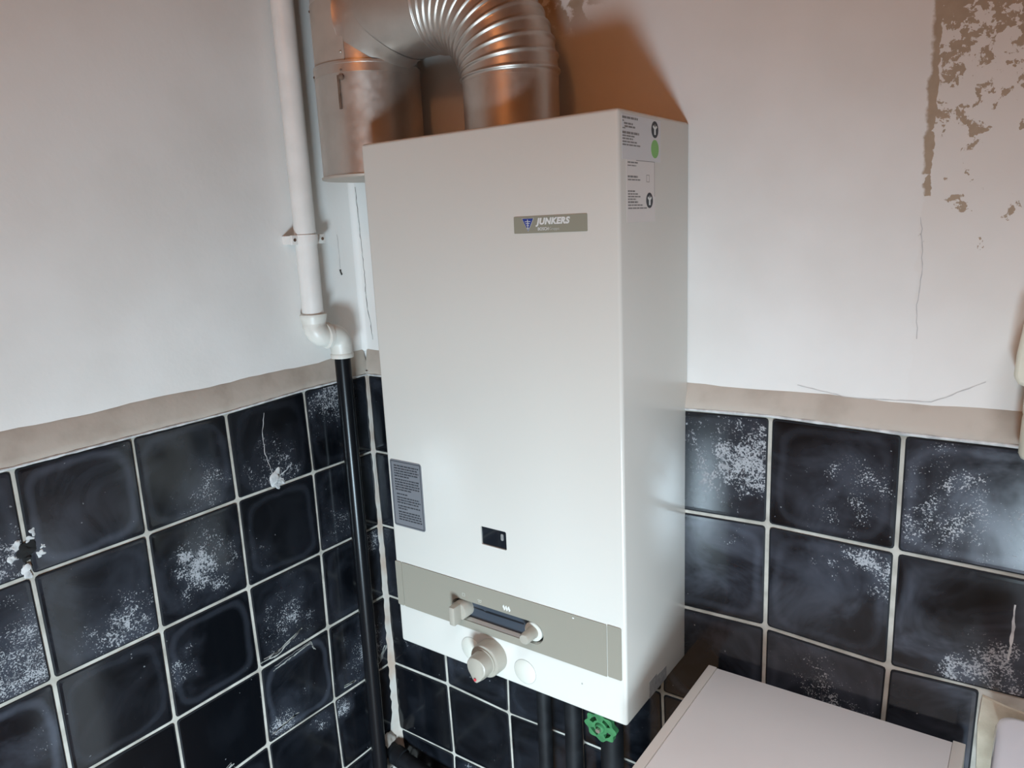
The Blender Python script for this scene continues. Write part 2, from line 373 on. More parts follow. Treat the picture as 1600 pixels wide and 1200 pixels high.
def node_r(k, r):
    if (k, r) in RN: return RN[(k, r)]
    return (0.0 if k == 0 else 0.1503 + 0.1553 * (k - 1) - (0.002 if k > 4 else 0), -0.1547 * r)
# stains: (col,row) -> ((cx, cz, amount), (film, ring, radius)) in tile-local metres; cx grows away from the corner
SL = {(0, 0): ((0.02, 0.05, 1.0), (.12, .05, .085)), (1, 0): ((0.0, -0.05, .85), (.08, .05, .10)), (2, 0): ((-0.03, -0.045, .8), (.16, .10, .085)),
      (3, 0): ((0.06, -0.04, .25), (.22, .22, .06)), (4, 0): ((-0.05, -0.04, 1.0), (.15, .1, .10)),
      (0, 1): ((0.03, -0.04, .7), (.10, .04, .07)), (1, 1): ((0.06, -0.03, .5), (.06, .10, .06)), (2, 1): ((0.0, -0.005, 1.05), (.16, .04, .105)),
      (3, 1): ((-0.03, -0.05, .95), (.20, .06, .11)), (4, 1): ((-0.03, -0.03, 1.0), (.25, .05, .15)),
      (0, 2): ((-0.05, 0.05, .8), (.15, .06, .05)), (1, 2): ((0.01, -0.01, .85), (.08, .03, .10)), (2, 2): ((0.06, 0.0, .8), (.10, .14, .055)),
      (3, 2): ((0.0, 0.0, .12), (.10, .08, .05)), (4, 2): ((-0.06, 0.0, .4), (.22, .28, .07)),
      (0, 3): ((-0.01, -0.01, 1.0), (.18, .05, .085)), (1, 3): ((0.03, -0.06, .9), (.14, .20, .07)), (2, 3): ((0, 0, .1), (.0, .0, .05)), (3, 3): ((0, 0, .1), (.0, .0, .05)),
      (0, 4): ((0.06, 0.06, .9), (.04, .04, .05)), (1, 4): ((-0.05, 0.05, .7), (.05, .03, .05))}
SR = {(4, 0): ((0.03, 0.01, 1.25), (.16, .04, .115)), (5, 0): ((0.03, -0.01, .75), (.28, .10, .10)), (6, 0): ((-0.02, -0.02, .72), (.62, .2, .14)),
      (4, 1): ((0.03, 0.05, .3), (.40, .16, .06)), (5, 1): ((0.055, 0.055, 1.15), (.34, .10, .07)), (6, 1): ((0.03, -0.055, 1.1), (.62, .05, .075)),  # amount on the rightmost tiles raised to paint in a lighter reflection
      (4, 2): ((0, 0, .1), (.32, .14, .05)), (5, 2): ((0.0, 0.0, .9), (.34, .10, .11)), (6, 2): ((0, 0, .15), (.58, .06, .06)),
      (1, 4): ((0.02, 0.02, .2), (.05, .02, .06)), (2, 4): ((0, 0, .2), (.14, .03, .06)), (1, 5): ((0.0, 0.03, .95), (.12, .04, .07)), (0, 5): ((0, 0, .5), (.1, 0, .06)), (0, 3): ((0, 0, .5), (.05, 0, .07)), (0, 4): ((0, 0, .2), (.02, 0, .05))}
def tile(corners, wall, side, st, fi, lift):
    # corners: 4 in-plane points (u, z) round the tile; inset for the joint, rounded corners, pillowed edge
    cu = sum(c[0] for c in corners) / 4; cz = sum(c[1] for c in corners) / 4
    def ring(inset, rad, d):
        P = []
        for i in range(4):
            c = Vector(corners[i]); a = Vector(corners[i - 1]) - c; b = Vector(corners[(i + 1) % 4]) - c
            a.normalize(); b.normalize(); q = c + (a + b) * inset
            for f in ((a, 1.0), None, (b, 1.0)):
                if f: e = q + f[0] * rad
                else: e = q + (a + b) * rad * 0.29
                P.append((e.x - cu, d, e.y - cz))
        return P
    g = random.uniform(0.0022, 0.0030)
    V = ring(g, .004, .006) + ring(g + .0002, .004, .0008) + ring(g + .0022, .004, .0002) + ring(g + .006, .004, 0)
    F = [tuple(36 + i for i in range(12))]
    for r in range(3):
        for i in range(12):
            j = (i + 1) % 12; F.append((r * 12 + i, r * 12 + j, (r + 1) * 12 + j, (r + 1) * 12 + i))
    me = bpy.data.meshes.new('tile'); me.from_pydata(V, [], F)
    bm = bmesh.new(); bm.from_mesh(me); bmesh.ops.recalc_face_normals(bm, faces=bm.faces); bm.to_mesh(me); bm.free()
    me.materials.append(M['tile']); me.materials.append(M['tile_edge'])
    for p in me.polygons: p.material_index = 0 if (len(p.vertices) == 12 or min(p.vertices) >= 24) else 1
    o = bpy.data.objects.new('tile', me); C.objects.link(o)
    o['stain'] = st; o['film_sheen'] = fi
    tilt = random.uniform(-.006, .006); tilt2 = random.uniform(-.006, .006)
    if side == 'L':   # local x -> -y, local y -> -x (into wall), face toward +x
        R = Matrix(((0, -1, 0), (-1, 0, 0), (0, 0, 1))).to_4x4()
        if R.determinant() < 0: pass
        o.matrix_world = Matrix.Identity(4)
        # bake the reflection into the mesh instead of the object
        for v in me.vertices: v.co = Vector((-v.co.x, v.co.y, v.co.z))
        me.flip_normals()
        o['stain'] = (-st[0], st[1], st[2])
        o.rotation_euler = (tilt, 0, PI / 2 + tilt2); o.location = (lift, -cu, cz)
    else:
        o.rotation_euler = (tilt, 0, tilt2); o.location = (cu, -lift, cz)
    o.parent = wall
    return o
NCL, NCR, NR = 7, 9, 8
for r in range(NR):
    for k in range(NCL):
        n = [node_l(k, r), node_l(k + 1, r), node_l(k + 1, r + 1), node_l(k, r + 1)]
        st, fi = SL.get((k, r), ((random.uniform(-.05, .05), random.uniform(-.05, .05), .4), (.06, .04, .06)))
        tile(n, wl, 'L', st, fi, random.uniform(-.0004, .0004))
    for k in range(NCR):
        n = [node_r(k, r), node_r(k + 1, r), node_r(k + 1, r + 1), node_r(k, r + 1)]
        if k >= 6 and r >= 2:
            if k == 6 and r == 2: n[1] = (1.032, node_r(7, 2)[1]); n[2] = (1.030, node_r(7, 3)[1])
            elif k == 7 and r in (2, 3): continue          # left out where the basin is mortared in
        st, fi = SR.get((k, r), ((random.uniform(-.05, .05), random.uniform(-.05, .05), .3), (.14, .05, .06)))
        tile(n, wb, 'R', st, fi, random.uniform(-.0004, .0004))
# grout beds
box('grout_bed', -PL - .001, -GR, -1.085, 0.004, FLOOR_Z, 0.002, 'grout', wl)
box('grout_bed', -.008, 1.40, GR, PL + .001, FLOOR_Z, 0.003, 'grout', wb)
# sloped, tan-painted plaster ledge on top of the tiling, wobbly edges
def ledge(side, u0, u1, parent, ztop):
    n = 60; V = []; F = []
    for i in range(n + 1):
        u = u0 + (u1 - u0) * i / n
        w1_ = math.sin(u * 31 + 1) * .0012 + random.uniform(-.0006, .0006); w2_ = math.sin(u * 47) * .0008 + random.uniform(-.0006, .0006)
        zb = (node_l if side == 'L' else node_r)(0, 0)[1]
        kk = max(0, min(8, (u - .15) / .155 + 1)); k0 = int(kk); f = kk - k0; fn = node_l if side == 'L' else node_r
        zb = fn(k0, 0)[1] * (1 - f) + fn(k0 + 1, 0)[1] * f + .0008 + w2_
        pr = [(PL + .001, zb - .004), (.0005, zb), (-.0008, zb + .003), (.001, zb + .012), (.0085, ztop(u) + w1_), (PL + .001, ztop(u) + w1_ + .004)]
        for d, z in pr: V.append((-d, -u, z) if side == 'L' else (u, d, z))
    m = 6
    for i in range(n):
        for j in range(m - 1): F.append((i * m + j, i * m + j + 1, (i + 1) * m + j + 1, (i + 1) * m + j))
    o = link_mesh('plaster_ledge', V, F, 'ledge', parent, None, 60)
    bm = bmesh.new(); bm.from_mesh(o.data); bmesh.ops.recalc_face_normals(bm, faces=bm.faces); bm.to_mesh(o.data); bm.free()
    return o
ledge('L', -0.004, 1.09, wl, lambda u: 0.0395 + (0.006 * max(0, 1 - u / .12)))
ledge('R', -0.004, 1.40, wb, lambda u: 0.0355 + (0.010 * max(0, 1 - u / .3)))
# thin lime-white bead between ledge and tiles
def bead(name, pts, w, m, parent, jit=.3):
    P2 = []; R2 = []
    for i in range(len(pts) - 1):
        a = Vector(pts[i]); b = Vector(pts[i + 1]); s = max(2, int((b - a).length / .012))
        for j in range(s):
            P2.append(a.lerp(b, j / s)); R2.append(w * random.uniform(1 - jit, 1 + jit))
    P2.append(Vector(pts[-1])); R2.append(w)
    return sweep(name, P2, R2, m, parent, 8)
bead('grout_bead', [(0.0002, -node_l(k, 0)[0], node_l(k, 0)[1] + .001) for k in range(0, 8)], .0021, 'lime', wl)
bead('grout_bead', [(node_r(k, 0)[0], -.0002, node_r(k, 0)[1] + .001) for k in range(0, 9)], .0021, 'lime', wb)
# corner mortar, wider towards the floor
V = []; F = []; n = 70
for i in range(n + 1):
    z = 0.008 - i / n * 0.86; t = i / n
    wd = (.0045 + .011 * t ** 1.4) * random.uniform(.8, 1.25) + (.022 * max(0, (-z - .72) / .1) if z < -.72 else 0)
    wr_ = (.0045 + .006 * t ** 1.5) * random.uniform(.85, 1.2) + (.008 * max(0, (-z - .74) / .1) if z < -.74 else 0)
    for c in ((-.001, -wd - .001), (.0012, -wd * .8), (.0035 + .002 * t, -.0035 - .002 * t), (wr_ * .8, -.0012), (wr_ + .001, .001)): V.append((c[0], c[1], z))
for i in range(n):
    for j in range(4): F.append((i * 5 + j, i * 5 + j + 1, (i + 1) * 5 + j + 1, (i + 1) * 5 + j))
o = link_mesh('corner_mortar', V, F, 'corner_grout', wb, None, 60)
bm = bmesh.new(); bm.from_mesh(o.data); bmesh.ops.recalc_face_normals(bm, faces=bm.faces); bm.to_mesh(o.data); bm.free()
# rounded plaster corner above the ledge
V = []; F = []; R0 = .011; n = 24
for i in range(n + 1):
    z = .0455 + (CEIL_Z - .0455) * i / n
    for j in range(9):
        a = PI / 2 * j / 8; V.append((-PL - .0003 + R0 - R0 * math.cos(a), PL + .0003 - R0 + R0 * math.sin(a), z))
for i in range(n):
    for j in range(8): F.append((i * 9 + j, i * 9 + j + 1, (i + 1) * 9 + j + 1, (i + 1) * 9 + j))
o = link_mesh('corner_fillet', V, F, 'plaster_left', wb, None, 80)
# cracks as thin ribbons lying on the plaster
def crack(pts, width, m, parent, plane, jit=.0025, lift=.0004):
    P2 = []
    for i in range(len(pts) - 1):
        a = Vector(pts[i]); b = Vector(pts[i + 1]); s = max(2, int((b - a).length / .006))
        for j in range(s): P2.append(a.lerp(b, j / s) + Vector((random.uniform(-jit, jit), random.uniform(-jit, jit) * .5)))
    P2.append(Vector(pts[-1])); V = []; F = []
    for i, p in enumerate(P2):
        a = P2[max(i - 1, 0)]; b = P2[min(i + 1, len(P2) - 1)]; t = (b - a).normalized(); nn = Vector((-t.y, t.x)) * width * .5 * random.uniform(.5, 1.4)
        for q in (p - nn, p + nn):
            V.append((-PL + lift, -q.x, q.y) if plane == 'L' else ((q.x, PL - lift, q.y) if plane == 'R' else (lift, -q.x, q.y) if plane == 'LT' else (q.x, -lift, q.y)))
    for i in range(len(P2) - 1): F.append((2 * i, 2 * i + 1, 2 * i + 3, 2 * i + 2))
    return link_mesh('crack', V, F, m, parent)
crack([(.002, .352), (.003, .30), (.005, .25), (.007, .19), (.006, .16), (.008, .12), (.012, .105), (.014, .068)], .0011, 'crack', wb, 'R', .0011)
crack([(.930, .257), (.935, .198), (.932, .15), (.934, .116)], .0009, 'hair', wb, 'R', .001)
crack([(.80, .048), (.866, .037), (.954, .041), (.975, .052), (1.007, .070)], .0009, 'hair', wb, 'R', .0008)
crack([(.034, .268), (.0335, .235), (.0335, .206)], .0009, 'hair', wl, 'L', .001)
crack([(.0345, .204), (.031, .194)], .0045, 'crack', wl, 'L', .0008, .0006)
# mortar lumps, holes and drips on the tiling
def lump(name, c, r, m, parent, flat, nrm, seed, amp=.35, label=None):
    rr = random.Random(seed); bm = bmesh.new(); bmesh.ops.create_icosphere(bm, subdivisions=3, radius=1)
    ph = [(Vector((rr.uniform(-1, 1), rr.uniform(-1, 1), rr.uniform(-1, 1))).normalized(), rr.uniform(2, 6), rr.uniform(0, 6)) for _ in range(6)]
    for v in bm.verts:
        d = v.co.normalized(); s = 1 + amp * sum(math.sin(d.dot(a) * f + p) for a, f, p in ph) / 3
        q = d * r * s
        if nrm == 'x': v.co = Vector((q.x * flat, q.y, q.z)) + Vector(c)
        else: v.co = Vector((q.x, q.y * flat, q.z)) + Vector(c)
    return from_bm(name, bm, m, parent, 80)
lump('mortar_lump', (0.0, -.231, -.137), .010, 'lime', wl, .22, 'x', 3, .9)
lump('mortar_lump', (0.0, -.219, -.146), .006, 'lime', wl, .22, 'x', 4, .9)
for yy, zz, r, sd in ((-.228, -.151, .005, 5), (-.608, -.095, .0035, 6), (-.626, -.140, .005, 7), (-.604, -.128, .0045, 8), (-.630, -.108, .005, 9), (-.613, -.104, .004, 10), (-.637, -.122, .004, 13), (-.599, -.118, .003, 14), (-.622, -.150, .004, 15)):
    lump('lime_deposit', (0.0, yy, zz), r, 'lime', wl, .12, 'x', sd, .9)
lump('broken_hole', (0.0003, -.617, -.115), .0075, 'hole', wl, .12, 'x', 11, .8)
lump('broken_hole', (0.0003, -.622, -.128), .0045, 'hole', wl, .15, 'x', 12, .8)
crack([(.238, -.02), (.246, -.05), (.246, -.09), (.236, -.128)], .0012, 'hair', wl, 'LT', .0008)
crack([(.205, -.130), (.225, -.137)], .0016, 'lime', wl, 'LT', .0008)
crack([(1.056, -.190), (1.0565, -.225), (1.055, -.262)], .0028, 'lime', wb, 'RT', .0004)
# lime runs along joints on the lower left tiles
for pts, w in (([(.30, -.452), (.27, -.452), (.23, -.440), (.215, -.432)], .008), ([(.295, -.600), (.25, -.592), (.19, -.598), (.165, -.585)], .011), ([(.13, -.600), (.10, -.604)], .010), ([(.035, -.60), (.012, -.57)], .012), ([(.43, -.615), (.38, -.600)], .006), ([(.28, -.478), (.20, -.470), (.19, -.485)], .004)):
    for q in range(3): crack([(a + random.uniform(-.004, .004), z + random.uniform(-.004, .004)) for a, z in pts], w * .28, 'ink_soft' if q == 1 else 'groove', wl, 'LT', .002, .0005)
# rough mortar where the basin meets the wall
mp = []
for (u, z) in ((1.033, -.318), (1.060, -.324), (1.11, -.330), (1.19, -.33), (1.19, -.62), (1.033, -.62), (1.031, -.50), (1.034, -.42), (1.031, -.36)): mp.append((u, z))
prism('mortar_patch', mp, lambda u, v, d: (u, d, v), -.002, PL, 'mortar', wb)

# ------------------------------------------------------------------ gas water heater
HX0, HX1, HY, HZ0, HZ1 = 0.2365, 0.649, -0.1927, -0.3925, 0.3925
ht = empty('water_heater', ((HX0 + HX1) / 2, 0, HZ0), 'white wall-hung gas water heater with taupe control strip', 'water heater')
casing = box('casing', HX0, HX1, HY, PL - .0005, HZ0, HZ1, 'enamel', ht, .0045, 4)
FM = lambda u, v, d: (u, HY - d, v)                      # on the front: d > 0 is toward the room
SM = lambda u, v, d: (HX1 + d, u, v)                     # on the right side
c1 = prism('cutter', rrect(.4175, .4628, -.1815, -.1535, .002, 2), FM, -.012, .01, None)
c2 = prism('cutter', rrect(.3530, .5205, -.3140, -.2805, .0165, 10), FM, -.020, .01, None)
cut(casing, [c1, c2])
prism('sight_window', rrect(.4178, .4625, -.1812, -.1538, .002, 2), FM, -.0118, -.0022, 'sight', ht)
sw = prism('sight_tube', rrect(.4520, .4565, -.169, -.1590, .0018, 3), FM, -.0022, -.0014, 'foil', ht)
# taupe strip in three pieces
band = prism('control_strip', rrect(.2513, .6208, -.3262, -.2498, .001, 2), FM, -.0005, .0012, 'taupe', ht)
c3 = prism('cutter', rrect(.3530, .5205, -.3140, -.2805, .0165, 10), FM, -.02, .01, None); cut(band, [c3])
prism('strip_end', rrect(.2340 + .003, .2503, -.3262, -.2498, .002, 3), FM, -.0005, .0012, 'taupe', ht)
prism('strip_end', rrect(.6220, .6428, -.3250, -.2490, .002, 3), FM, -.0005, .0012, 'taupe', ht)
prism('slot_panel', rrect(.3535, .5200, -.3135, -.2810, .016, 10), FM, -.0195, -.010, 'slot', ht)
prism('slider_groove', [(.385, -.2945), (.405, -.2945), (.408, -.2965), (.412, -.2945), (.480, -.2945), (.480, -.2970), (.410, -.2975), (.405, -.2965), (.385, -.2965)], FM, -.0101, -.0096, 'dark', ht)
# left selector knob: round body with a grip bar
kn = lathe('selector_knob', (.3725, HY + .014, -.2972), (0, -1, 0), [(0, .0145), (.022, .0142), (.0235, .013), (.0237, .0)], 'taupe_knob', ht)
k2 = from_bm('grip', box_bm(.3672, .3778, HY - .026, HY - .008, -.3135, -.2835, .002, 2), 'taupe_knob', kn, 40)
kr = lathe('slider_ring', (.5015, HY + .014, -.2972), (0, -1, 0), [(0, .0148), (.0125, .0146), (.0135, .0135), (.0138, .0)], 'cream_disc', ht)
lathe('slider_knob', (.5015, HY + .003, -.2972), (0, -1, 0), [(0, .0095), (.008, .0088), (.024, .0080), (.026, .0066), (.0264, .0)], 'taupe_knob', kr)
# printed symbols above the slot
def tube2d(pts, w):
    out = []
    for i in range(len(pts) - 1):
        a = Vector(pts[i]); b = Vector(pts[i + 1]); out.append((min(a.x, b.x) - w / 2, max(a.x, b.x) + w / 2, min(a.y, b.y) - w / 2, max(a.y, b.y) + w / 2))
    return out
bars('off_symbol', tube2d([(.3755, -.2745), (.3755, -.2695), (.3800, -.2695), (.3800, -.2745), (.3755, -.2745)], .0006), FM, .0010, .0014, 'print_pale', ht)
bars('pilot_symbol', [(.4045, .4060, -.2735, -.2725), (.4070, .4076, -.2750, -.2715), (.4085, .4100, -.2735, -.2725), (.4110, .4116, -.2750, -.2715), (.4060, .4110, -.2762, -.2756)], FM, .0010, .0014, 'print_pale', ht)
for dx in (-.0045, 0, .0045):
    fp = [(.4579 + dx + .0021 * math.sin(PI * t) * (1 if s else -1) * (1 - .2 * t) + .0008 * math.sin(2 * PI * t), -.2765 + .009 * t) for s, ts in ((1, [i / 8 for i in range(9)]), (0, [1 - i / 8 for i in range(1, 8)])) for t in ts]
    prism('flame_symbol', fp, FM, .0008, .0014, 'print_white', ht)
# big tap knob with pointer
bk = lathe('temperature_knob', (.4270, HY, -.3570), (0, -1, 0), [(0, .0262), (.003, .0262), (.020, .0255), (.0215, .0245), (.0215, .0205), (.024, .0205), (.024, .0)], 'taupe_knob', ht, 48)
gp = [(.4270 + .0185 * math.cos(a), -.3570 + .0185 * math.sin(a)) for a in [math.radians(t) for t in range(-50, 231, 10)]] + [(.4185, -.3765), (.4250, -.3815), (.4290, -.3815), (.4355, -.3765)]
bm = bmesh.new(); n = len(gp)
lay = []
for d, s, fl in ((.023, 1.0, 0), (.036, .97, 0), (.0405, .90, 0), (.0415, .80, 0)):
    ring_ = []
    for (u, v) in gp:
        uu = .4270 + (u - .4270) * s; vv = -.3570 + (v + .3570) * s
        dd = d + (.003 * (1 - min(1, abs(uu - .427) / .018)) if d > .036 else 0)
        ring_.append(bm.verts.new(FM(uu, vv, dd)))
    lay.append(ring_)
for a, b in zip(lay, lay[1:]):
    for i in range(n): bm.faces.new((a[i], a[(i + 1) % n], b[(i + 1) % n], b[i]))
bm.faces.new(lay[-1]); bm.faces.new(lay[0][::-1])
gk = from_bm('grip', bm, 'taupe_knob', bk, 35)
prism('red_mark', disc(.4268, -.3742, .0022, None, 14), FM, .0425, .0452, 'red', gk)
for cx, cz in ((.3855, -.3605), (.4850, -.3655)):
    lathe('blank_disc', (cx, HY + .001, cz), (0, -1, 0), [(0, .0186), (.0014, .0186), (.0017, .0182), (.0017, 0)], 'cream_disc', ht, 40)
    tr = [(cx + .0193 * math.cos(2 * PI * k / 40), cz + .0193 * math.sin(2 * PI * k / 40)) for k in range(40)]
    prism('disc_joint', tr, FM, -.0005, .00025, 'groove', ht)
prism('paint_chip', disc(.5705, -.2545, .0016, .001, 10), FM, .0005, .0015, 'print_white', ht)
prism('screw_dot', disc(.5810, -.3510, .0013, .0013, 12), FM, 0, .0004, 'groove', ht)
# warning plate
wp = prism('warning_plate', rrect(.2430, .3085, -.1870, -.0772, .0045, 5), FM, 0, .0006, 'warn', ht)
def frame_rects(u0, u1, v0, v1, w): return [(u0, u1, v1 - w, v1), (u0, u1, v0, v0 + w), (u0, u0 + w, v0, v1), (u1 - w, u1, v0, v1)]
bars('plate_border', frame_rects(.2452, .3063, -.1848, -.0794, .0009), FM, .0005, .00085, 'ink', wp)
rr = random.Random(5)
def dashes(u0, u1, v, h, rag, rr, wl_=(.0022, .0075), gap=.0011):
    out = []; u = u0; end = u1 - rag
    while u < end:
        w = rr.uniform(*wl_); w = min(w, end - u)
        if w > .0006: out.append((u, u + w, v - h / 2, v + h / 2))
        u += w + gap
    return out
D = []; v = -.0865
for i, (ind, rag, extra) in enumerate(((.006, .001, 0), (.006, .004, 0), (.006, .001, 0), (.006, .002, 0), (.006, .022, .0012), (.006, .002, 0), (.006, .003, 0), (.006, .001, 0), (.006, .002, 0), (.006, .018, .0030), (.008, .028, .0014), (.008, .004, 0), (.008, .001, 0), (.008, .006, .0014), (.009, .003, 0), (.009, .03, .0014), (.009, .003, 0), (.009, .001, 0), (.009, .002, 0), (.009, .001, 0))):
    D += dashes(.2452 + ind, .3035, v, .0021, rag, rr); v -= .0042 + extra
bars('printed_text', D, FM, .0005, .00075, 'ink', wp)
# maker's plate
lp = prism('maker_plate', rrect(.5002, .6062, .2585, .2790, .001, 2), FM, -.0005, .0008, 'logo_plate', ht)
e1 = prism('emblem_rim', [(.5125, .2770), (.5310, .2770), (.52175, .2605)], FM, .0004, .0011, 'print_pale', lp)
e2 = prism('emblem_triangle', [(.5135, .2764), (.5300, .2764), (.52175, .2615)], FM, .0006, .0014, 'blue', lp)
bars('emblem_mark', [(.5213, .5222, .2640, .2752), (.5175, .5260, .2724, .2731), (.5188, .5247, .2700, .2707), (.5198, .5237, .2676, .2683)], FM, .0012, .0017, 'print_white', e2)
prism('emblem_point', [(.5200, .2652), (.5235, .2652), (.52175, .2628)], FM, .0012, .0017, 'print_white', e2)
FX, FZ = (1, 0, 0), (0, 0, 1)
text('maker_name', 'JUNKERS', .0104, (.5350, HY - .0011, .2690), FX, FZ, 'print_white', lp, .25, .00055, 1.08, 1.06)
text('group_name', 'BOSCH', .0052, (.5362, HY - .0011, .2616), FX, FZ, 'print_white', lp, 0, .0001, 1.05, .92)
text('group_word', 'Gruppe', .0052, (.5530, HY - .0011, .2616), FX, FZ, 'print_pale', lp, 0, 0, 1.0, .90)
# stickers on the right side
s1_ = prism('inspection_sticker', rrect(-.1855, -.0820, .3375, .3868, .001, 2), SM, 0, .0003, 'sticker', ht)
D = []
for u0, u1, v, h in ((-.1845, -.1450, .3832, .0024), (-.184, -.180, .3795, .0012), (-.180, -.158, .3768, .0020), (-.179, -.152, .3735, .0020), (-.184, -.177, .3715, .0012), (-.1845, -.142, .3668, .0026), (-.1845, -.154, .3633, .0016), (-.1845, -.158, .3602, .0016), (-.1845, -.148, .3568, .0016), (-.1845, -.138, .3535, .0016)):
    D += dashes(u0, u1, v, h, 0, rr, (.004, .011), .0012)
bars('printed_text', D, SM, .0002, .0004, 'ink_soft', s1_)
def emblem(u, v, r, parent):
    e = prism('round_emblem', disc(u, v, r), SM, .0002, .00045, 'ink', parent)
    prism('emblem_figure', [(u - .0022, v - r * .62), (u + .0022, v - r * .62), (u + .0022, v + r * .02), (u + r * .62, v + r * .30), (u + r * .45, v + r * .52), (u + .001, v + r * .25), (u, v + r * .68), (u - .001, v + r * .25), (u - r * .45, v + r * .52), (u - r * .62, v + r * .30), (u - .0022, v + r * .02)], SM, .0004, .0006, 'print_white', e)
emblem(-.0985, .3752, .0098, s1_)
prism('green_dot', disc(-.0985, .3525, .0108), SM, .0002, .00045, 'green_dot', s1_)
s2_ = prism('faded_sticker', rrect(-.1755, -.0985, .2660, .3375, .001, 2), SM, 0, .00018, 'sticker_old', ht)
D = []
for u0, u1, v, h in ((-.172, -.146, .3345, .0016), (-.172, -.150, .3310, .0012), (-.172, -.146, .3185, .0022), (-.172, -.138, .3150, .0015), (-.172, -.153, .3020, .0017), (-.172, -.146, .2988, .0015), (-.172, -.138, .2958, .0015), (-.172, -.151, .2928, .0015), (-.172, -.146, .2895, .0020), (-.172, -.134, .2860, .0015), (-.172, -.122, .2825, .0015)):
    D += dashes(u0, u1, v, h, 0, rr, (.004, .011), .0012)
D += [(-.1000, -.0993, .296, .3365), (-.150, -.0985, .3368, .3375)]
bars('printed_text', D, SM, .0001, .0003, 'ink_soft', s2_)
bars('tick_box', frame_rects(-.1225, -.1145, .3130, .3215, .0006), SM, .0001, .00025, 'ink_soft', s2_)
emblem(-.1145, .2915, .0092, s2_)
tp = prism('type_plate', [(-.1245, -.3895), (-.0670, -.3895), (-.0670, -.3700), (-.0985, -.3680), (-.1000, -.3640), (-.1245, -.3640)], SM, 0, .0004, 'foil', ht)
# connection flap below the casing
box('drain_tab', .4995, .5455, HY + .008, HY + .024, HZ0 - .0035, HZ0 + .001, 'sticker', ht, .0008, 2)

# ------------------------------------------------------------------ flue
fp_ = empty('flue_pipe', (.44, -.10, HZ1), 'dull metal flue pipe with ribbed elbow and drum above the heater', 'flue pipe')
RF = .0665; VX, VY = .429, -.086; BR = .124; BZ = .462; BX = VX - BR
sweep('vertical_pipe', [(VX, VY, HZ1 + .0005), (VX, VY, HZ1 + .02), (VX, VY, BZ - .004), (VX, VY, BZ + .002)], [RF, RF, RF, RF], 'metal', fp_, 64)
pts = []; rad = []; NRIB = 14; sub = 11
for i in range(NRIB * sub + 1):
    a = PI / 2 * i / (NRIB * sub)
    pts.append((BX + BR * math.cos(a), VY, BZ + BR * math.sin(a)))
    ph = (i % sub) / sub; rad.append(RF + .0003 + (.0036 * math.exp(-((ph - .5) / .10) ** 2)))
sweep('ribbed_elbow', pts, rad, 'metal', fp_, 64, True, 80)
RXc = .146; RYc = -.078
sweep('horizontal_pipe', [(BX + .004, VY, BZ + BR), (.30, VY, BZ + BR), (RXc + .03, VY - .001, BZ + BR)], [RF, RF, RF], 'metal', fp_, 64)
box('hook_tab', .205, .222, VY - RF - .0035, VY - RF + .006, BZ + BR + .012, BZ + BR + .042, 'metal_patch', fp_, .0008, 2)
for px, pz in ((.2135, .026), ): lathe('tab_rivet', (px, VY - RF - .003, BZ + BR + pz), (0, -1, 0), [(0, .0022), (.001, .002), (.0016, .0)], 'rust', fp_, 12)
fd = fp_
RD = .0830
sweep('drum', [(RXc, RYc, .356), (RXc, RYc, .358), (RXc, RYc, .514), (RXc, RYc, .517), (RXc, RYc, .520)], [RD, RD, RD, RD + .001, RD - .003], 'metal', fd, 72)
lathe('bottom_plate', (RXc, RYc, .3535), (0, 0, 1), [(-.0005, RD - .004), (0, RD + .0025), (.0035, RD + .003), (.0042, RD + .0005)], 'metal_patch', fd, 72)
RR = .0795
sweep('riser', [(RXc, RYc, .510), (RXc, RYc, .60), (RXc, RYc, .75), (RXc, RYc, CEIL_Z - .002)], RR, 'metal', fd, 72)
def curved(name, a0, a1, z0, z1, r, th, m, parent, zslope=0.0):
    n = 24; V = []; F = []
    for i in range(n + 1):
        a = math.radians(a0 + (a1 - a0) * i / n); dz = zslope * i / n
        for rr_, z in ((r, z0 + dz), (r + th, z0 + dz), (r + th, z1 + dz), (r, z1 + dz)): V.append((RXc + rr_ * math.cos(a), RYc + rr_ * math.sin(a), z))
    for i in range(n):
        for j in range(4): F.append((i * 4 + j, (i + 1) * 4 + j, (i + 1) * 4 + (j + 1) % 4, i * 4 + (j + 1) % 4))
    F.append((0, 1, 2, 3)); F.append(tuple(n * 4 + j for j in (3, 2, 1, 0)))
    o = link_mesh(name, V, F, m, parent, None, 40)
    bm = bmesh.new(); bm.from_mesh(o.data); bmesh.ops.recalc_face_normals(bm, faces=bm.faces); bm.to_mesh(o.data); bm.free()
    return o
cp = curved('sheet_patch', -160, -68, .5205, .611, RR, .0012, 'metal_patch', fd)
cl = curved('collar_band', -175, 0, .504, .5205, RD, .0008, 'metal', fd)
def stud(a, z, r, parent, m='rivet', rad=.0018):
    a = math.radians(a); d = Vector((math.cos(a), math.sin(a), 0)); return lathe('rivet', Vector((RXc, RYc, z)) + d * r, d, [(-.0005, rad), (.0008, rad), (.0016, rad * .5), (.0017, 0)], m, parent, 12)
for a, z in ((-73, .598), (-72, .564), (-72, .533), (-128, .604)): stud(a, z, RR + .0012, cp, 'rust' if z > .58 else 'rivet')
for a in (-122, -72): stud(a, .507, RD + .0008, cl, 'rust')
stud(-63, .585, RR, fd, 'rust')
st_ = curved('hook_strap', -77, -74.5, .452, .500, RD, .0022, 'rust', fd)
lathe('strap_bolt', (RXc + RD * math.cos(math.radians(-72)), RYc + RD * math.sin(math.radians(-72)), .497), (math.cos(math.radians(-72)), math.sin(math.radians(-72)), 0), [(-.001, .0045), (.004, .0042), (.0052, .002), (.0054, 0)], 'rust', fd, 14)
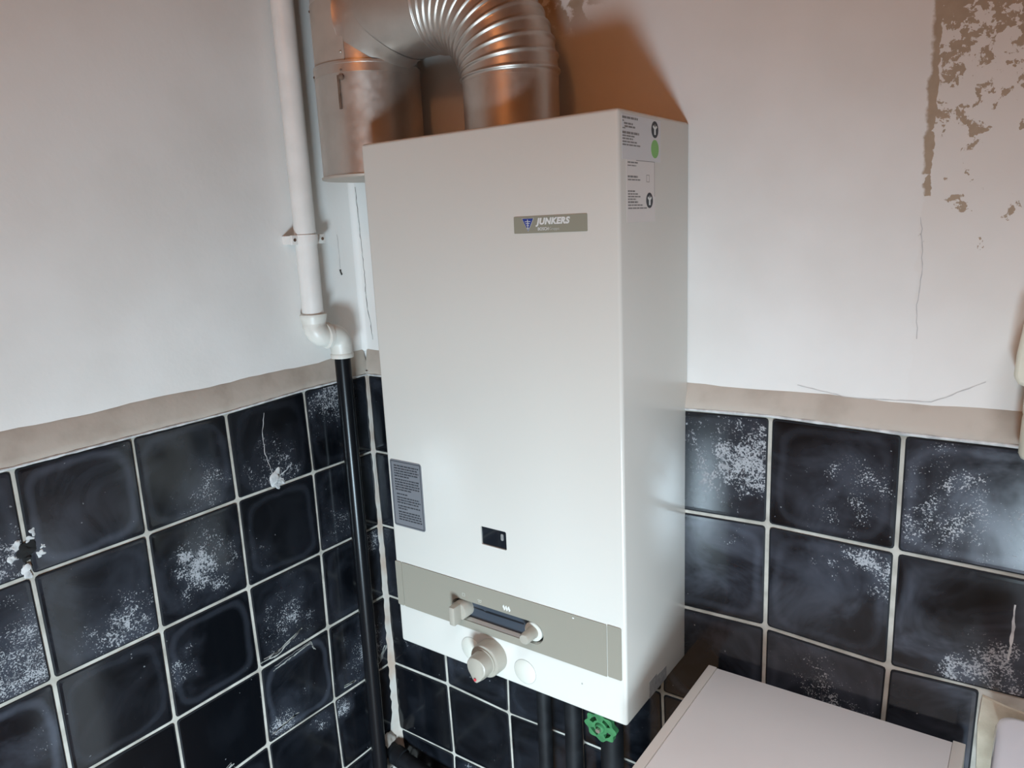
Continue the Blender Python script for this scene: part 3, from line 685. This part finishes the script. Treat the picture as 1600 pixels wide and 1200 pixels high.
# saddle where the horizontal pipe leaves the riser
V = []; F = []; n = 64
for i in range(n):
    a = 2 * PI * i / n
    for r_, off in ((RF + .0008, .030), (RF + .003, .012), (RF + .009, .0022), (RF + .010, .0006)):
        y = VY + r_ * math.sin(a); z = BZ + BR + r_ * math.cos(a)
        dy = y - RYc; rr2 = max(RR * RR - dy * dy, .0004); x = RXc + math.sqrt(rr2) + off
        V.append((x, y, z))
for i in range(n):
    j = (i + 1) % n
    for k in range(3): F.append((i * 4 + k, j * 4 + k, j * 4 + k + 1, i * 4 + k + 1))
o = link_mesh('saddle_flange', V, F, 'metal', fd, None, 60)
bm = bmesh.new(); bm.from_mesh(o.data); bmesh.ops.recalc_face_normals(bm, faces=bm.faces); bm.to_mesh(o.data); bm.free()

# ------------------------------------------------------------------ pipe in the corner
wp_ = empty('white_pipe', (.017, -.126, .125), 'white painted pipe running up the left wall with elbow fitting', 'pipe')
PX = .0255
sweep('pipe_run', [(PX - .011, -.1265, .132), (PX - .011, -.126, .40), (PX - .011, -.1255, CEIL_Z - .002)], .0185, 'white_pipe', wp_, 32)
PX = PX - .011
lathe('socket', (PX, -.1265, .126), (0, 0, 1), [(-.012, .0195), (0, .0225), (.004, .0235), (.0075, .0230), (.009, .0192), (.009, .018)], 'fitting', wp_, 36)
EX = .026
pts = [(PX, -.1265, .124), (PX, -.1262, .112)]
for k in range(1, 8):
    a = PI / 2 * k / 7; pts.append((PX + (EX - PX) * .5 * math.sin(a), -.1262 + .016 * (1 - math.cos(a)), .112 - .018 * math.sin(a)))
pts.append((EX - .004, -.104, .0935))
sweep('upper_bend', pts, [.0205] * len(pts), 'fitting', wp_, 32)
d = Vector((.10, 1, 0)).normalized()
lathe('ring_collar', (EX - .004, -.107, .0935), d, [(-.005, .0205), (-.004, .0232), (.003, .0235), (.004, .0205)], 'fitting', wp_, 36)
pts = [(EX - .004, -.106, .0935)]
for k in range(0, 9):
    a = PI / 2 * k / 8; pts.append((EX, -.101 + .021 * math.sin(a), .0935 - .021 * (1 - math.cos(a))))
pts += [(EX, -.0795, .062), (EX, -.0795, .050)]
sweep('lower_bend', pts, [.0195] * (len(pts) - 2) + [.0192, .0192], 'fitting', wp_, 32)
lathe('end_socket', (EX, -.0795, .049), (0, 0, 1), [(0, .0180), (.0005, .0205), (.007, .0207), (.009, .0192)], 'fitting', wp_, 36)
bp_ = empty('black_pipe', (EX, -.0795, FLOOR_Z), 'thin glossy black pipe standing in the tiled corner', 'pipe')
sweep('pipe_run', [(EX, -.0795, .0485), (EX, -.0795, -.20), (EX, -.0800, -.50), (EX, -.0810, -.78), (EX, -.0820, FLOOR_Z + .001)], .0145, 'black_pipe', bp_, 32)
bq = empty('supply_pipe', (.0, -.03, -.82), 'black pipe leaving the bottom of the tiled corner sideways', 'pipe')
sweep('pipe_run', [(.004, -.030, -.806), (.03, -.031, -.812), (.10, -.031, -.822), (.25, -.031, -.834), (.36, -.031, -.837)], .0165, 'black_steel', bq, 24)
lathe('pipe_collar', (.030, -.031, -.812), (1, 0, -.14), [(-.012, .0165), (-.011, .020), (.011, .020), (.012, .0165)], 'black_steel', bq, 24)
for c, r, sd in (((.004, -.030, -.785), .020, 21), ((.004, -.016, -.835), .016, 22), ((.006, -.045, -.845), .011, 23), ((.012, -.02, -.86), .014, 24)):
    lump('mortar_lump', c, r, 'corner_grout', wl, .45, 'x', sd, .5)
# pipe clip
pc = empty('pipe_clip', (0, -.1265, .262), 'small white clip holding the white pipe to the left wall', 'pipe clip')
n = 24; V = []; F = []
for i in range(n + 1):
    a = math.radians(-100 + 200 * i / n)
    for r_, z in ((.0187, .2535), (.0205, .2535), (.0205, .2695), (.0187, .2695)): V.append((PX + r_ * math.cos(a), -.1260 + r_ * math.sin(a), z))
for i in range(n):
    for j in range(4): F.append((i * 4 + j, (i + 1) * 4 + j, (i + 1) * 4 + (j + 1) % 4, i * 4 + (j + 1) % 4))
F += [(0, 1, 2, 3), tuple(n * 4 + j for j in (3, 2, 1, 0))]
link_mesh('strap', V, F, 'white_pipe', pc, None, 40)
for s in (-1, 1):
    y0, y1 = sorted((-.126 + s * .0180, -.126 + s * (.032 if s < 0 else .040)))
    fl_ = box('clip_ear', .0125, .0185, y0, y1, .2535, .2695, 'white_pipe', pc, .001, 2)
    lathe('screw', (.0185, -.126 + s * (.0265 if s < 0 else .033), .2615), (1, 0, 0), [(0, .0028), (.001, .0026), (.0014, 0)], 'rust', fl_, 12)
    box('spacer', -PL + .0002, .0125, y0 + .002, y1 - .002, .2545, .2685, 'white_pipe', pc)

# ------------------------------------------------------------------ pipes and valve under the heater
def drop(x, y, r, label, dz=0.0):
    e = empty('connection_pipe', (x, y, FLOOR_Z), label, 'pipe', 'black pipes below the heater')
    sweep('pipe_run', [(x, y, HZ0 - .001), (x, y, -.6), (x, y, FLOOR_Z + .001)], r, 'black_steel', e, 24)
    lathe('union_nut', (x, y, HZ0 - .05 + dz), (0, 0, 1), [(-.016, r), (-.015, r * 1.55), (.015, r * 1.55), (.016, r)], 'black_steel', e, 6, 20)
    return e
drop(.418, -.050, .0125, 'thin black pipe below the heater, leftmost of three', -.02)
drop(.476, -.050, .0150, 'middle black pipe below the heater between its neighbours', 0)
e3 = drop(.548, -.050, .0185, 'thick black pipe below the heater behind the green handwheel', .01)
vb = lathe('valve_body', (.556, -.050, -.487), (0, -1, 0), [(-.015, .018), (.010, .022), (.020, .016), (.024, .010), (.046, .0065)], 'black_steel', e3, 24)
gv = empty('valve_handwheel', (.556, -.098, -.487), 'green scalloped handwheel under the heater', 'valve wheel')
N_L = 8; out = []
for k in range(96):
    a = 2 * PI * k / 96; out.append((.0255 + .0022 * math.cos(N_L * a), a))
tq = Matrix.Rotation(math.radians(8), 3, 'X')
def HW(u, v, d): return Vector((.556, -.098, -.487)) + tq @ Vector((u, -d, v))
whl = prism('wheel', [(r * math.cos(a), r * math.sin(a)) for r, a in out], HW, -.004, .004, 'green', gv, 40)
cs = []
for k in range(4):
    a0 = math.radians(45 + 90 * k); arc = []
    for t in range(7): a = a0 + math.radians(-24 + 8 * t); arc.append((.0190 * math.cos(a), .0190 * math.sin(a)))
    for t in range(7): a = a0 + math.radians(24 - 8 * t); arc.append((.0125 * math.cos(a), .0125 * math.sin(a)))
    cs.append(prism('cutter', arc, HW, -.01, .01, None))
cut(whl, cs)
hb = _lathe('hub', HW(0, 0, -.006), tq @ Vector((0, -1, 0)), [(0, .0085), (.011, .0085), (.0135, .0065), (.0145, .0)], 'green', None, 24, 40); attach(hb, gv)
_h = _lathe('hub_nut', HW(0, 0, .0085), tq @ Vector((0, -1, 0)), [(0, .0042), (.004, .0042), (.0042, 0)], 'rivet', gv, 6, 20)
for u, z0, z1, w in ((.447, -.60, -.535, .018), (.513, -.66, -.56, .020)):
    box('mortar_smear', u - w * .5, u + w * .5, -.0016, .004, z0, z1, 'ink_soft', wb, .0012, 2)
lump('lime_deposit', (.513, -.001, -.557), .010, 'mortar', wb, .18, 'y', 31, .7)
lump('lime_deposit', (.448, -.001, -.537), .007, 'groove', wb, .18, 'y', 32, .8)
lump('lime_deposit', (.498, -.001, -.535), .005, 'groove', wb, .18, 'y', 33, .8)

# ------------------------------------------------------------------ cabinet below on the right
CZ = -.3800; CX0, CX1, CY0, CY1 = .6955, 1.0215, -.28, -.020
cb_ = empty('bathroom_cabinet', ((CX0 + CX1) / 2, -.2, FLOOR_Z), 'narrow beige laminate cabinet below the heater, seen from above', 'cabinet')
box('side_panel', CX0, CX0 + .0125, CY0, CY1, FLOOR_Z + .001, CZ + .0015, 'laminate_edge', cb_, .0006, 2)
box('side_panel', CX1 - .0135, CX1, CY0, CY1, FLOOR_Z + .001, CZ + .0030, 'laminate_edge', cb_, .0006, 2)
box('top_panel', CX0 + .0128, CX1 - .0138, CY0, CY1, CZ - .016, CZ, 'laminate', cb_, .0006, 2)
box('back_panel', CX0 + .0128, CX1 - .0138, CY1 - .006, CY1 - .001, FLOOR_Z + .03, CZ - .0165, 'laminate', cb_)
box('plinth', CX0 + .0128, CX1 - .0138, CY0 + .03, CY0 + .045, FLOOR_Z + .001, FLOOR_Z + .07, 'laminate', cb_)
dr = box('door', CX0 + .001, CX1 - .001, CY0 - .018, CY0 - .001, FLOOR_Z + .075, CZ - .004, 'laminate', cb_, .001, 2)
lathe('knob', (CX1 - .05, CY0 - .018, CZ - .09), (0, -1, 0), [(0, .006), (.012, .006), (.016, .012), (.024, .012), (.027, .008), (.0275, 0)], 'rivet', dr, 20)

# ------------------------------------------------------------------ wash basin at the lower right
wbz = empty('wash_basin', (1.27, -.2, -.5), 'white ceramic wash basin mortared to the wall beside the cabinet', 'wash basin')
bm = bmesh.new(); BX0, BX1, BY0, BY1, BTOP = 1.049, 1.52, -.43, -.006, -.328
rings = []
def br(x0, x1, y0, y1, r, z): return [bm.verts.new((u, v, z)) for u, v in rrect(x0, x1, y0, y1, r, 6)]
rings.append(br(BX0 + .10, BX1 - .10, BY0 + .12, BY1 - .0, .05, BTOP - .17))
rings.append(br(BX0 + .03, BX1 - .03, BY0 + .04, BY1, .04, BTOP - .09))
rings.append(br(BX0 + .004, BX1 - .004, BY0 + .004, BY1, .022, BTOP - .022))
rings.append(br(BX0, BX1, BY0, BY1, .020, BTOP - .010))
rings.append(br(BX0 + .003, BX1 - .003, BY0 + .003, BY1 - .003, .018, BTOP - .002))
rings.append(br(BX0 + .010, BX1 - .010, BY0 + .010, BY1 - .010, .016, BTOP))
rings.append(br(BX0 + .045, BX1 - .045, BY0 + .045, BY1 - .09, .05, BTOP - .004))
rings.append(br(BX0 + .055, BX1 - .055, BY0 + .055, BY1 - .10, .06, BTOP - .020))
rings.append(br(BX0 + .12, BX1 - .12, BY0 + .12, BY1 - .15, .05, BTOP - .13))
for a, b in zip(rings, rings[1:]):
    for i in range(len(a)): bm.faces.new((a[i], a[(i + 1) % len(a)], b[(i + 1) % len(a)], b[i]))
bm.faces.new(rings[0][::-1]); bm.faces.new(rings[-1])
from_bm('basin_body', bm, 'ceramic', wbz, 60)
lathe('drain', (1.285, -.235, BTOP - .1295), (0, 0, 1), [(0, .022), (.002, .022), (.003, .018), (.003, 0)], 'rivet', wbz, 24)
lathe('pedestal', (1.285, -.15, FLOOR_Z + .001), (0, 0, 1), [(0, .10), (.02, .10), (.06, .075), (.5, .07), (BTOP - .16 - FLOOR_Z, .09)], 'ceramic', wbz, 32)

# ------------------------------------------------------------------ cream holder at the right edge
hd = empty('wall_holder', (1.075, 0, 0.0), 'cream plastic wall holder with rounded hood at right picture edge', 'holder')
hp = [(1.0335, .088), (1.0345, .084), (1.038, .0785), (1.045, .0755), (1.13, .0755), (1.13, .155), (1.044, .155), (1.0385, .148), (1.0345, .112)]
from_o = prism('hood', hp, lambda u, v, d: (u, -d, v), -PL + .0005, .034, 'cream', hd, 30)
bm = bmesh.new(); bm.from_mesh(from_o.data); bmesh.ops.bevel(bm, geom=[e for e in bm.edges if all(v.co.y < -.03 for v in e.verts)], offset=.004, segments=3, profile=.5, affect='EDGES'); bm.to_mesh(from_o.data); bm.free()
sweep('neck', [(1.057, -.022, .078), (1.057, -.022, .045)], .0125, 'cream', hd, 24)
lathe('cup', (1.062, -.024, -.008), (0, 0, 1), [(0, .004), (.001, .010), (.004, .0155), (.009, .018), (.048, .0175), (.054, .0165), (.056, .013)], 'cream', hd, 32)
box('mounting_plate', 1.045, 1.075, -.012, -.0006, .048, .074, 'cream', hd, .002, 2)

# ------------------------------------------------------------------ warm ceiling lamp behind the camera
lm = empty('ceiling_lamp', (.85, -1.45, CEIL_Z), 'warm globe lamp under the wooden ceiling, outside the picture', 'lamp')
lathe('lamp_base', (.85, -1.45, CEIL_Z - .001), (0, 0, -1), [(0, .06), (.02, .06), (.03, .045)], 'cream', lm, 24)
lathe('lamp_globe', (.85, -1.45, CEIL_Z - .032), (0, 0, -1), [(0, .045)] + [(.085 - .085 * math.cos(math.radians(t)), .085 * math.sin(math.radians(t))) for t in range(36, 179, 12)] + [(.17, .0)], 'bulb', lm, 28, 80)
